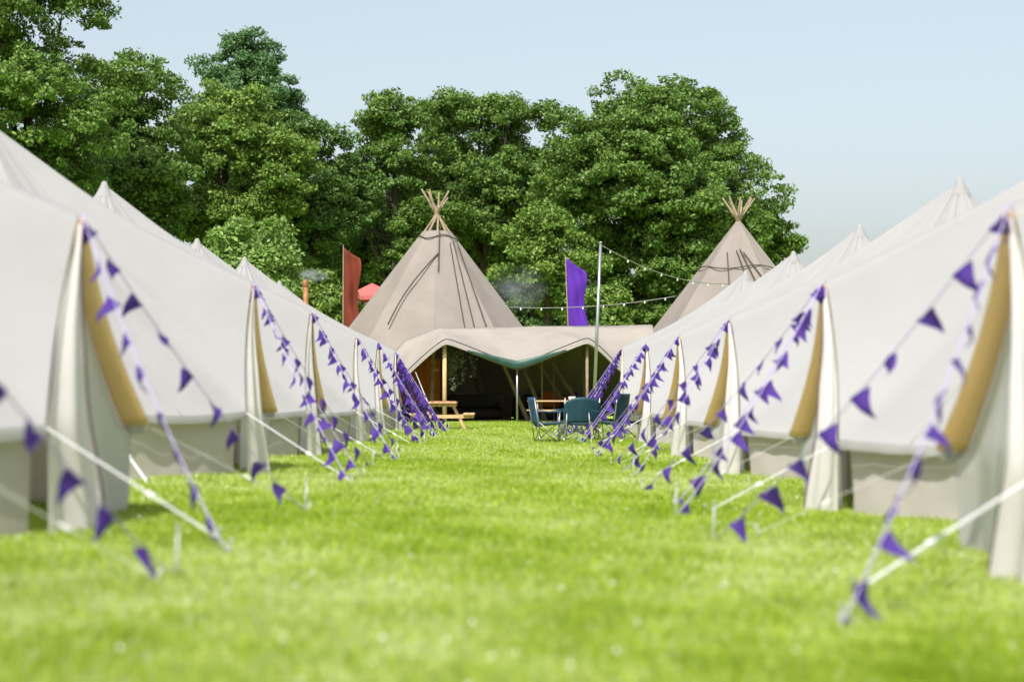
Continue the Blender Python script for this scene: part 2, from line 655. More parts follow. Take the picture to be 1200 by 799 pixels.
def apex_of(T):
    return T.matrix_basis @ (APEX + Vector((0.02, 0, -0.01)))


for tents, sx, side in ((lt, -1, 'left'), (rt, 1, 'right')):
    for i, T in enumerate(tents, 0 if sx < 0 else 1):
        A = apex_of(T)
        nm = ORD[i] if i else 'frame-edge'
        for dy, wh in ((-2.0, 'near'), (1.95, 'far'), (-0.5, 'middle')):
            if (i == 0 and wh != 'far') or (i < 2 and wh == 'middle'):
                continue
            ex = sx * (1.48 + rnd.uniform(-0.12, 0.12))
            ey = A.y + dy + rnd.uniform(-0.2, 0.2)
            if side == 'right' and i == 1 and wh == 'near':
                ex, ey = 1.40, 7.85
            if side == 'left' and i == 0:
                ex, ey = -1.60, 9.2
            E = Vector((ex, ey, gz(ex, ey)))
            bunting(A, E, f'purple bunting string from {nm} tent in {side} row down to its {wh} stake', sp=0.33 if i < 4 else 0.26)
FAN = ['nearest', 'second nearest', 'third nearest', 'fourth nearest', 'fifth nearest', 'farthest']
# denser fans at the far end of both rows
Al, Ar = apex_of(lt[6]), apex_of(rt[5])
for k in range(6):
    ex, ey = -1.35 - 0.30 * k, 46.0 + 1.25 * k
    bunting(Al + Vector((0.02, 0.01 * k, -0.02 * k)), (ex, ey, gz(ex, ey)), f'{FAN[k]} string of the dense purple bunting fan at the far left tent',
            sp=0.13, sag=0.05 + 0.012 * k, start=0.35, group='dense fan of bunting at the far left tent', wind=0.3, big=1.3)
for k in range(4):
    ex, ey = 1.05 + 0.22 * k, 39.8 + 1.5 * k
    bunting(Ar + Vector((-0.02, 0.01 * k, -0.02 * k)), (ex, ey, gz(ex, ey)), f'{FAN[k]} string of the purple bunting fan behind the camp chairs',
            sp=0.22, sag=0.08, start=0.2, group='fan of bunting at the far right tent', wind=0.3)


# ------------------------------------------------------------------ tipis
def tipi(name, label, cx, cy, ztop, rtop, rbase, zbase_fn, rot, npan=9, rope=True, tip=1.25):
    T = thing(name, label, 'tipi', (cx, cy, 0))
    NP = npan

    def rad(z):
        return rtop + (rbase - rtop) * (ztop - z) / ztop

    for p in range(NP):
        a0, a1 = rot + 360 / NP * p, rot + 360 / NP * (p + 1)
        rows = []
        for j in range(22):
            v = j / 21
            row = []
            for k in range(9):
                f = k / 8
                a = R(a0 + (a1 - a0) * f)
                zb = zbase_fn(((math.degrees(a) + 180) % 360) - 180)
                z = ztop + (zb - ztop) * v
                # flat panel between two poles, drawn in a little
                apo = math.cos(math.pi / NP) / math.cos(math.pi / NP * (2 * f - 1))
                r = rad(z) * (apo - 0.02 * math.sin(math.pi * f) * (0.4 + v))
                w = 0.05 * nz3(a * 3 + cx, z * 0.9, p * 1.3) * math.sin(math.pi * f) + 0.03 * nz3(a * 9, z * 0.5, p + 3.0) * math.sin(math.pi * f)
                r += w * min(1, v * 3 + 0.1)
                row.append((r * math.cos(a), r * math.sin(a), z))
            rows.append(row)
        mb = MB(); mb.grid(rows)
        mb.build('canvas_panel', M['tipi'], T, True)
    for p in range(NP):
        a = R(rot + 360 / NP * p)
        zt = ztop + tip * rnd.uniform(0.85, 1.1)
        zc = ztop + (0.62 if tip > 1 else 0.0)           # where the poles cross
        q = 0.16 if tip > 1 else 0.05
        dx, dy = math.cos(a), math.sin(a)
        base = Vector((dx * (rbase - 0.65), dy * (rbase - 0.65), 0))
        crs = Vector((dx * q * 0.1 - dy * 0.05, dy * q * 0.1 + dx * 0.05, zc))
        top = crs + (crs - base).normalized() * (zt - zc) * 1.2
        if p % 3 == 2 and tip > 1:
            top = crs + (top - crs) * 0.25
        mb = MB()
        mb.tube([base, base.lerp(crs, 0.5), crs, top], [0.075, 0.06, 0.042, 0.03], 8)
        mb.build('pole', M['pole'], T, True)
    return T, rad


T1, T2 = (-2.42, 68.0), (8.66, 69.0)
# the front of the main tipi is rolled up: panels end high at the front, reach the ground behind


def zb1(a):
    d = abs(((a + 90 + 180) % 360) - 180)        # 0 at the front
    r = abs(((a + 0 + 180) % 360) - 180)         # 0 to the right
    left = ((a + 360) % 360) < 270                # panels left of the front run on down to the grass
    v = 1 - (sstep(-2, 38, d) if left else sstep(68, 100, d))
    v2 = 1 - sstep(30, 60, r)
    return 3.12 * max(v, v2)


def zb2(a):
    d = abs(((a + 90 + 180) % 360) - 180)
    l = abs(((a - 180 + 180) % 360) - 180)
    return 3.15 * max(1 - sstep(40, 70, d), 1 - sstep(30, 60, l))


tip1, rad1 = tipi('tipi', 'large taupe canvas tipi with open smoke top and raised front at aisle end', T1[0], T1[1], 6.85, 0.52, 5.75, zb1, -90, tip=1.45)
tip2, rad2 = tipi('tipi', 'second taupe tipi with closed tip behind the right row of tents', T2[0], T2[1], 7.30, 0.10, 5.75, zb2, -104, tip=0.9)
# collar and ropes of the tipis (parts)
mb = MB()
for k, (xa, ya, xb, yb) in enumerate([(524, 278, 545, 390), (528, 276, 557, 389), (533, 278, 571, 386), (511, 262, 511, 315)]):
    pts = []
    for j in range(15):
        t = j / 14
        x = (px(xa + (xb - xa) * t, 0, 64).x - T1[0])
        z = px(0, ya + (yb - ya) * t, 65.0).z
        rr = rad1(z) + 0.045
        y = -math.sqrt(max(0.02, rr * rr - x * x))
        pts.append((x, y, z))
    m2 = MB(); m2.tube(pts, 0.021, 5)
    m2.build('rope', M['seam'], tip1, True)
pts = []
for j in range(16):
    t = j / 15
    xx, yy = 511 - 58 * t - 6 * math.sin(math.pi * t), 292 + 88 * t
    z = px(0, yy, 65.0).z
    x = px(xx, 0, 64.5).x - T1[0]
    rr = rad1(z) + 0.05
    pts.append((x, -math.sqrt(max(0.02, rr * rr - x * x)), z))
m2 = MB(); m2.tube(pts, 0.026, 5); m2.build('rope', M['seam'], tip1, True)
mb = MB()
for (tt, rd, zz) in ((tip1, rad1, 6.62), (tip2, rad2, 5.55)):
    m2 = MB()
    ring = []
    for k in range(37):
        a = 2 * math.pi * k / 36
        z = zz + 0.07 * math.sin(a * 4.0)
        r = rd(z) + 0.03
        ring.append((r * math.cos(a), r * math.sin(a), z))
    m2.tube(ring, 0.022, 5, False)
    m2.build('top_rope', M['seam'], tt, True)
for k, (xa, ya, xb, yb) in enumerate([(872, 288, 884, 335), (876, 286, 893, 332), (880, 290, 905, 330), (861, 290, 858, 360)]):
    pts = []
    for j in range(10):
        t = j / 9
        z = px(0, ya + (yb - ya) * t, 66.0).z
        x = px(xa + (xb - xa) * t, 0, 66).x - T2[0]
        rr = rad2(z) + 0.04
        pts.append((x, -math.sqrt(max(0.02, rr * rr - x * x)), z))
    m2 = MB(); m2.tube(pts, 0.022, 5); m2.build('rope', M['seam'], tip2, True)


# raised front canopy of the main tipi: loft between the fold line and the eave
def interp(keys, s):
    for i in range(len(keys) - 1):
        if s <= keys[i + 1][0]:
            break
    p0, p1 = keys[max(i - 1, 0)], keys[i]
    p2, p3 = keys[i + 1], keys[min(i + 2, len(keys) - 1)]
    t = (s - p1[0]) / (p2[0] - p1[0])
    a = [Vector(p[1]) for p in (p0, p1, p2, p3)]
    k = 0.20
    m1, m2_ = (a[2] - a[0]) * k, (a[3] - a[1]) * k
    h = lambda t: (2 * t**3 - 3 * t**2 + 1, t**3 - 2 * t**2 + t, -2 * t**3 + 3 * t**2, t**3 - t**2)
    c = h(t)
    return a[1] * c[0] + m1 * c[1] + a[2] * c[2] + m2_ * c[3]


up = [(0, px(448, 446, 63.6)), (1, px(455, 426, 63.9)), (2, px(476, 402, 64.2)), (3, px(516, 389, 64.7)), (4, px(575, 387, 65.1)),
      (5, px(622, 386, 66.6)), (6, px(690, 385, 67.2)), (7, px(765, 384, 67.2))]
ev = [(0, px(436, 497, 62.2)), (1, px(450, 474, 61.6)), (2, px(476, 441, 61.2)), (3, px(523, 403, 61.0)), (4, px(606, 432, 61.0)),
      (5, px(688, 402, 61.0)), (6, px(722, 430, 61.5)), (7, px(790, 490, 63))]
for k in (0, 7):
    ev[k] = (ev[k][0], Vector((ev[k][1].x, ev[k][1].y, 0.02)))
o1 = Vector((T1[0], T1[1], 0))
rows = []
NS = 84
eave = []
for i in range(NS + 1):
    s = 7 * i / NS
    U, E = interp(up, s), interp(ev, s)
    row = []
    for j in range(15):
        t = j / 14
        p = U.lerp(E, t)
        dip = 0.18 * math.sin(math.pi * t)
        # taut from the two front poles, slack between
        tight_ = max(math.exp(-((s - 3) / 0.5) ** 2), math.exp(-((s - 5) / 0.5) ** 2))
        p.z += (0.12 * tight_ + 0.03) * math.sin(math.pi * t) * (1 - 0.3 * t) - dip * (1 - tight_) * 0.5
        p.z += 0.03 * nz3(s * 3, t * 4, 2.2)
        if t < 0.1:
            p.z += 0.10
            p.y += 0.0
        row.append(p - o1)
    eave.append(E - o1)
    rows.append(row)
mb = MB(); mb.grid(rows)
thick(mb.build('front_canopy', M['awning'], tip1, True), 0.012)
mb = MB(); mb.tube([e + Vector((0, -0.02, -0.01)) for e in eave], 0.022, 5)
mb.build('eave_rope', M['awning'], tip1, True)
mb = MB(); mb.tube([e + Vector((0, 0.12, 0.16)) for e in eave[24:72]], 0.018, 5)
mb.build('eave_cord', M['seam'], tip1, True)
# dark green sheet rolled behind the dip of the eave
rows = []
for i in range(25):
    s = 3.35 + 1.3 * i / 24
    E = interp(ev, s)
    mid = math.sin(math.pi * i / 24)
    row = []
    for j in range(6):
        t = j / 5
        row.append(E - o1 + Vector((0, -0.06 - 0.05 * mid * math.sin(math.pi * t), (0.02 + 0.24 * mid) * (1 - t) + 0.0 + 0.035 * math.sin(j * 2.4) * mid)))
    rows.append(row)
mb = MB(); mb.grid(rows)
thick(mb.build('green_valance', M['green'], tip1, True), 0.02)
# roof linking the two tipis, falling to the back
rows = []
for i in range(25):
    s = 4.6 + 2.4 * i / 24
    U = interp(up, s)
    row = []
    for j in range(9):
        t = j / 8
        row.append(Vector((U.x, U.y + 4.5 * t, U.z + 0.02 - 3.2 * t + 0.25 * math.sin(math.pi * t) + 0.03 * nz3(s * 4, t * 3, 7))) - o1)
    rows.append(row)
mb = MB(); mb.grid(rows)
thick(mb.build('link_roof', M['tipi'], tip1, True), 0.012)
# front poles and prop
for (x, y0, y1, d, r, m) in ((521, 405, 494, 61.3, 0.07, 'timber'), (606, 432, 494, 61.1, 0.035, 'steel'), (688, 404, 494, 61.3, 0.05, 'pole'),
                             (635, 400, 494, 64.5, 0.035, 'pole'), (649, 398, 494, 66, 0.03, 'pole'), (684, 398, 494, 66, 0.03, 'pole')):
    a = px(x, y0, d)
    mb = MB(); mb.tube([Vector((a.x, d, 0)) - o1, a - o1], r, 8)
    mb.build('prop_pole', M[m], tip1, True)
for xa, ya, xb, yb, d in ((610, 425, 640, 488, 65.5), (645, 420, 690, 488, 66.0)):
    a, b = px(xa, ya, d), px(xb, yb, d)
    b.z = 0
    mb = MB(); mb.tube([a - o1, b - o1], 0.075, 8); mb.build('pole', M['pole'], tip1, True)
# guy rope on the left of the opening
a, b = px(487, 436, 60.8), px(512, 500, 57.5)
b.z = 0.02
mb = MB(); mb.tube([a - o1, b - o1], 0.014, 5); mb.build('guy_rope', M['strap'], tip1, True)

# inside of the tipi
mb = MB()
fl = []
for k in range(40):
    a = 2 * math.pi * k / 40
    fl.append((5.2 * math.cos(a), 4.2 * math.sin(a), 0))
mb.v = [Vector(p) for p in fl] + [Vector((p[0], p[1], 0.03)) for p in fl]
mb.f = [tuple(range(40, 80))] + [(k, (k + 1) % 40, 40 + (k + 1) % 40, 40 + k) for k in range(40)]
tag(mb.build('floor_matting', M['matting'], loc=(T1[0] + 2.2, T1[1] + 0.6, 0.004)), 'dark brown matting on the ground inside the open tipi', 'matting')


def cushion_box(w, d, h, n=6, bulge=0.12):
    mb = MB()
    rows = []
    for i in range(n + 1):
        t = i / n
        z = h * t
        k = 1 + bulge * math.sin(math.pi * t) - (0.12 if i in (0, n) else 0)
        row = []
        for q in range(24):
            a = 2 * math.pi * q / 24
            ca, sa = math.cos(a), math.sin(a)
            m_ = (abs(ca) ** 5 + abs(sa) ** 5) ** (-1 / 5)
            row.append((ca * m_ * w / 2 * k, sa * m_ * d / 2 * k, z))
        rows.append(row)
    mb.grid(rows, close=True)
    mb.f.append(tuple(range(n * 24, n * 24 + 24)))
    mb.f.append(tuple(range(23, -1, -1)))
    return mb


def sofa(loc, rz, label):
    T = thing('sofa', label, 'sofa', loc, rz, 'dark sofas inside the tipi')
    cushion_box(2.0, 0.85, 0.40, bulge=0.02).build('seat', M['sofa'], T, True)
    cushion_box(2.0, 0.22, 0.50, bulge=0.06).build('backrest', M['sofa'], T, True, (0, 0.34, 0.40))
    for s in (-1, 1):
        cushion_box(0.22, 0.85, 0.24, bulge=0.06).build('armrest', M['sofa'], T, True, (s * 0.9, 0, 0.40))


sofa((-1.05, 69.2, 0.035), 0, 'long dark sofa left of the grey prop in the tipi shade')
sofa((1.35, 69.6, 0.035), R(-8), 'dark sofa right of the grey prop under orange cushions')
for k, (x, y, s_) in enumerate([(646, 452, 0.62), (661, 456, 0.42), (629, 461, 0.36)]):
    p = px(x, y, 69.4)
    c = cushion_box(s_, 0.22, s_, bulge=0.18).build('cushion', M['orange'], None, True, (p.x, 69.45, 0.46))
    tag(c, ['large orange cushion inside the tipi, biggest of three', 'small orange cushion inside the tipi, right of the big one', 'orange cushion inside the tipi, left of the big one'][k],
        'cushion', 'orange cushions in the tipi')
rows = []
for j in range(10):
    t = j / 9
    rows.append([(-0.75 + 1.5 * k / 24, 0.06 * math.sin(k * 1.6), 2.35 - 1.9 * t) for k in range(25)])
mb = MB(); mb.grid(rows)
tag(mb.build('drape', M['violet'], None, True, (2.05, 70.6, 0)), 'violet cloth drape hanging at the back of the tipi', 'drape')
rows = []  # orange sheet added for the glow of light through the tipi canvas
for j in range(10):
    t = j / 9
    rows.append([(-0.7 + 1.4 * k / 24, 0.05 * math.sin(k * 1.5), 2.2 - 1.6 * t) for k in range(25)])
mb = MB(); mb.grid(rows)
tag(mb.build('drape', M['orange'], None, True, (-2.9, 65.4, 0)), 'orange sheet standing for sunlit tipi canvas left of the timber pole', 'drape')


# ------------------------------------------------------------------ leaves helper
def leaf_cloud(name, P, Nrm, size, m, parent, aspect=0.55):
    """P (n,3) positions, Nrm (n,3) normals: one folded-rhombus leaf each"""
    n = len(P)
    Nrm = Nrm / np.linalg.norm(Nrm, axis=1, keepdims=True)
    rv = nr.normal(size=(n, 3))
    a = np.cross(Nrm, rv)
    a /= np.linalg.norm(a, axis=1, keepdims=True)
    b = np.cross(Nrm, a)
    L = (size * nr.uniform(0.65, 1.25, n))[:, None]
    V = np.empty((n, 4, 3))
    V[:, 0] = P - a * L
    V[:, 1] = P + b * L * aspect - Nrm * L * 0.15
    V[:, 2] = P + a * L
    V[:, 3] = P - b * L * aspect - Nrm * L * 0.15
    me = bpy.data.meshes.new(name)
    me.vertices.add(n * 4)
    me.vertices.foreach_set('co', V.reshape(-1).astype(np.float32))
    me.loops.add(n * 4)
    me.loops.foreach_set('vertex_index', np.arange(n * 4, dtype=np.int32))
    me.polygons.add(n)
    me.polygons.foreach_set('loop_start', np.arange(0, n * 4, 4, dtype=np.int32))
    me.update(calc_edges=True)
    me.validate()
    at = me.attributes.new('tone', 'FLOAT', 'FACE')
    tone = np.clip(nr.normal(0.5, 0.24, n), 0, 1)
    at.data.foreach_set('value', tone.astype(np.float32))
    o = obj(name, me, m, parent)
    return o


# ivy hanging by the timber pole
T = thing('hanging_ivy', 'dried leafy garland hanging beside the timber pole of the tipi', 'garland', (-1.35, 61.9, 0))
Pv = []
for k in range(9):
    x0 = nr.uniform(-0.55, 0.45)
    ln = nr.uniform(0.6, 1.5)
    t = nr.uniform(0, 1, 55)
    Pv.append(np.stack([x0 + nr.normal(0, 0.05, 55), nr.normal(0, 0.10, 55), 2.42 - t * ln], 1))
Pv = np.concatenate(Pv)
leaf_cloud('foliage', Pv, nr.normal(size=Pv.shape), 0.055, M['ivy'], T)['kind'] = 'stuff'
mb = MB(); mb.tube([(-0.7, 0, 2.45), (0, 0, 2.42), (0.6, 0, 2.36)], 0.012, 5); mb.build('stem', M['seam'], T, True)


# ------------------------------------------------------------------ picnic tables
def picnic_table(loc, rz, label, L_=1.7, top='timber', extra=None):
    T = thing('picnic_table', label, 'picnic table', loc, rz, 'wooden picnic tables by the tipi')
    for k in range(5):
        mb = MB(); mb.box((0, -0.30 + 0.15 * k, 0.74), (L_, 0.138, 0.038))
        mb.build('tabletop_plank', M[top], T)
    for s in (-1, 1):
        for k in range(2):
            mb = MB(); mb.box((0, s * (0.62 + 0.15 * k), 0.44), (L_, 0.138, 0.038))
            mb.build('bench_plank', M['timber'], T)
    for e in (-1, 1):
        x = e * (L_ / 2 - 0.25)
        for s in (-1, 1):
            mb = MB(); mb.beam((x, s * 0.62, 0), (x, s * 0.24, 0.72), 0.045, 0.09, up=(1, 0, 0)); mb.build('leg', M['timber'], T)
        mb = MB(); mb.beam((x + 0.046 * e, -0.82, 0.375), (x + 0.046 * e, 0.82, 0.375), 0.04, 0.09); mb.build('bench_bearer', M['timber'], T)
        mb = MB(); mb.beam((x + 0.046 * e, -0.36, 0.675), (x + 0.046 * e, 0.36, 0.675), 0.04, 0.085); mb.build('top_bearer', M['timber'], T)
    return T


tp = px(518, 0, 48.8)
picnic_table((tp.x, 49.4, 0), R(90), 'pine picnic table with a red cloth at the far left tents')
rows = [[(-0.33 + 0.66 * j / 8, -0.55 + 1.1 * k / 12, 0.768 + 0.006 * math.sin(j * 2 + k)) for k in range(13)] for j in range(9)]
mb = MB(); mb.grid(rows)
tag(thick(mb.build('table_runner', M['redwood'], None, True, (tp.x, 49.7, 0)), 0.01), 'faded red cloth lying on the left picnic table', 'cloth')
tp2 = px(650, 0, 60.0)
picnic_table((tp2.x, 60.2, 0), R(3), 'pine picnic table standing under the tipi eave behind camp chairs')
mb = MB()
mb.grid([[(r * math.cos(2 * math.pi * k / 12), r * math.sin(2 * math.pi * k / 12), z) for k in range(12)] for z, r in ((0, 0.03), (0.005, 0.045), (0.06, 0.05), (0.12, 0.055), (0.12, 0.048), (0.02, 0.04))], close=True)
for k, (dx, dy) in enumerate(((0.50, -0.12), (0.62, 0.05))):
    tag(obj('mug', mb.mesh('mug', True), M['bulb'], None, (tp2.x + dx, 60.2 + dy, 0.76)), ['white mug on the pine table, left one of two', 'white mug on the pine table, right one of two'][k], 'mug', 'white mugs on the table')


# ------------------------------------------------------------------ camp chairs
def camp_chair(loc, rz, fab, label, w=0.56, back=0.90, roundtop=False):
    """faces local +X"""
    T = thing('camp_chair', label, 'camp chair', loc, rz, 'folding camp chairs beside the right row')
    h, d = 0.42, 0.26
    # seat
    rows = []
    for j in range(9):
        f = j / 8
        rows.append([(d - 2 * d * f, (k / 8 - 0.5) * w, h - 0.055 * math.sin(math.pi * k / 8) * (0.5 + f * 0.6) - 0.03 * f) for k in range(9)])
    mb = MB(); mb.grid(rows); thick(mb.build('seat', fab, T, True), 0.012)
    # backrest, wrapped round the two posts
    rows = []
    for j in range(11):
        f = j / 10
        z = h - 0.03 + (back - h + 0.03) * f
        row = []
        for k in range(13):
            g = k / 12 - 0.5
            zz = z
            ww = w
            if roundtop:
                zz = h - 0.03 + (back - h + 0.03) * f * (1 - 0.22 * abs(2 * g) ** 3)
                ww = w * (1 + 0.06 * math.sin(math.pi * f))
            row.append((-d - 0.10 * f - 0.05 * math.cos(math.pi * g) * (1.0 + roundtop), g * ww, zz))
        rows.append(row)
    mb = MB(); mb.grid(rows); thick(mb.build('backrest', fab, T, True), 0.03 if not roundtop else 0.05)
    for s in (-1, 1):
        y = s * w / 2
        # armrest sling
        pts = [(-d - 0.05, y * 1.04, h + 0.25), (-0.10, y * 1.08, h + 0.195), (0.10, y * 1.08, h + 0.205), (d + 0.03, y * 1.06, h + 0.24)]
        rows = [[(p[0], p[1] + o_, p[2]) for o_ in (-0.04, 0.0, 0.04)] for p in pts]
        mb = MB(); mb.grid(rows); thick(mb.build('armrest', fab, T, True), 0.012)
        # posts
        mb = MB(); mb.tube([(-d + 0.03, y, 0.0), (-d - 0.105, y, back - 0.01)], 0.011, 6); mb.build('back_post', M['steel'], T, True)
        mb = MB(); mb.tube([(d - 0.02, y, 0.0), (d + 0.02, y * 1.05, h + 0.23)], 0.011, 6); mb.build('front_post', M['steel'], T, True)
        # crossing legs at the side
        mb = MB(); mb.tube([(-d + 0.03, y * 0.98, 0.02), (d, y * 0.98, h)], 0.0095, 6); mb.build('cross_leg', M['steel'], T, True)
        mb = MB(); mb.tube([(d - 0.02, y * 1.02, 0.02), (-d - 0.02, y * 1.02, h)], 0.0095, 6); mb.build('cross_leg', M['steel'], T, True)
    for x in (-d + 0.03, d - 0.01):
        for s in (-1, 1):
            mb = MB(); mb.tube([(x, s * w / 2, 0.02), (x, -s * w / 2, h - 0.02)], 0.0095, 6); mb.build('cross_leg', M['steel'], T, True)
    for sx in (-1, 1):
        for s in (-1, 1):
            mb = MB(); mb.tube([(sx * d + (0.03 if sx < 0 else -0.02), s * w / 2, 0), (sx * d + (0.03 if sx < 0 else -0.02), s * w / 2, 0.03)], 0.022, 8); mb.build('foot', M['sofa'], T, True)
    return T


def chair_at(x, d, rz, fab, label, **kw):
    p = px(x, 0, d)
    camp_chair((p.x, d, gz(p.x, d)), R(rz), fab, label, **kw)


chair_at(644, 36.6, 12, M['bluefab'], 'navy folding camp chair in side view, leftmost of the chairs')
chair_at(678, 38.6, 100, M['greenfab'], 'bottle green camp chair with wide padded rounded back', w=0.72, back=0.90, roundtop=True)
chair_at(712, 38.2, 150, M['greenfab'], 'green camp chair with tall square back in the bunting', back=0.98)
chair_at(735, 40.0, 175, M['darkfab'], 'dark teal camp chair nearest the tents, rightmost of the chairs', back=0.93)


# ------------------------------------------------------------------ flags, pole, lights, chimney, parasol
def feather(loc, pole_h, w0, w1, z0, z1, m, label, lean=0.0):
    T = thing('feather_flag', label, 'flag', loc)
    mb = MB(); mb.tube([(0, 0, 0), (lean * 0.5, 0, pole_h * 0.5), (lean, 0, pole_h)], [0.035, 0.028, 0.016], 8)
    mb.build('flag_pole', M['pole'], T, True)
    rows = []
    for j in range(25):
        t = j / 24
        z = z0 + (z1 - z0) * t
        wd = w0 + (w1 - w0) * math.sin(t * 1.5) + 0.10 * math.sin(t * 9)
        xl = lean * z / pole_h
        row = []
        for k in range(13):
            f = k / 12
            zz = z + (0.0 - 0.62 * w0 * f * (t ** 6))
            row.append((xl + 0.03 + wd * f, (0.10 * math.sin(f * 7 + t * 5) + 0.05 * math.sin(f * 3 - t * 13)) * (0.15 + f), zz - 0.10 * f * (1 - f)))
        rows.append(row)
    mb = MB(); mb.grid(rows)
    thick(mb.build('cloth', m, T, True), 0.006)
    return T


p = px(402, 290, 76)
feather((p.x, 76, 0), p.z + 0.1, 0.72, 0.62, px(0, 420, 76).z, p.z, M['rust'], 'rust red feather flag standing left behind the main tipi')
p = px(664, 302, 74)
feather((p.x + 0.2, 74, 0), p.z + 0.1, 0.85, 0.70, px(0, 420, 74).z, p.z, M['violet'], 'violet feather flag behind the link between the tipis', lean=-0.25)

pb, ptp = px(695, 0, 56.0), px(704, 285, 56.0)
T = thing('metal_pole', 'tall leaning grey metal pole carrying a string of lights', 'pole', (pb.x, 56.0, 0))
mb = MB(); mb.tube([(0, 0, 0), (ptp.x - pb.x, 0, ptp.z)], [0.055, 0.045], 10); mb.build('shaft', M['steel'], T, True)
mb = MB(); mb.tube([(ptp.x - pb.x, 0, ptp.z), (ptp.x - pb.x, 0, ptp.z + 0.05)], 0.055, 10); mb.build('cap', M['steel'], T, True)


def festoon(a, b, sag, n, label):
    T = thing('festoon_lights', label, 'string lights', (a.x, a.y, 0), 0, 'festoon light strings')
    o = Vector((a.x, a.y, 0))

    def at(t):
        q = a.lerp(b, t)
        q.z -= sag * 4 * t * (1 - t)
        return q - o

    mb = MB(); mb.tube([at(i / 24) for i in range(25)], 0.014, 5); mb.build('cable', M['wire'], T, True)
    for i in range(n):
        q = at((i + 0.5) / n)
        mb = MB()
        mb.grid([[(r * math.cos(2 * math.pi * k / 10), r * math.sin(2 * math.pi * k / 10), z) for k in range(10)] for z, r in
                 ((0, 0.016), (-0.035, 0.018), (-0.05, 0.024), (-0.065, 0.03), (-0.08, 0.025), (-0.095, 0.0))], close=True)
        mb.build('bulb', M['bulb'], T, True, q)


festoon(ptp + Vector((0.02, 0, -0.05)), px(872, 331, 64.2), 0.42, 9, 'string lights running from the pole top to the right tipi')
festoon(px(598, 360, 66.5), px(792, 347, 66.8), 0.16, 8, 'string lights slung between the two tipis')

p = px(358, 328, 42)
T = thing('stove_pipe', 'rusty stove pipe poking through a bell tent roof in left row', 'chimney', (p.x, 42, 0))
mb = MB(); mb.tube([(0, 0, 0.0), (0, 0, p.z - 0.06)], 0.06, 12); mb.build('pipe', M['copper'], T, True)
mb = MB(); mb.grid([[(r * math.cos(2 * math.pi * k / 14), r * math.sin(2 * math.pi * k / 14), z) for k in range(14)] for z, r in
                    ((p.z - 0.16, 0.061), (p.z - 0.15, 0.069), (p.z, 0.069), (p.z + 0.005, 0.05), (p.z - 0.03, 0.045))], close=True)
mb.build('cowl', M['copper'], T, True)

p = px(436, 334, 80)
T = thing('parasol', 'faded pink red parasol top showing behind the main tipi', 'parasol', (p.x, 80, 0))
mb = MB(); mb.tube([(0, 0, 0), (0, 0, p.z)], 0.03, 8); mb.build('pole', M['pole'], T, True)
mb = MB(); mb.grid([[(r * (1 - 0.05 * (k % 2)) * math.cos(2 * math.pi * k / 16), r * (1 - 0.05 * (k % 2)) * math.sin(2 * math.pi * k / 16), z) for k in range(16)] for z, r in
                    ((p.z + 0.08, 0.0), (p.z, 0.18), (p.z - 0.28, 0.75), (p.z - 0.52, 1.25), (p.z - 0.68, 1.27))], close=True)
thick(mb.build('canopy', M['parasol'], T), 0.01)


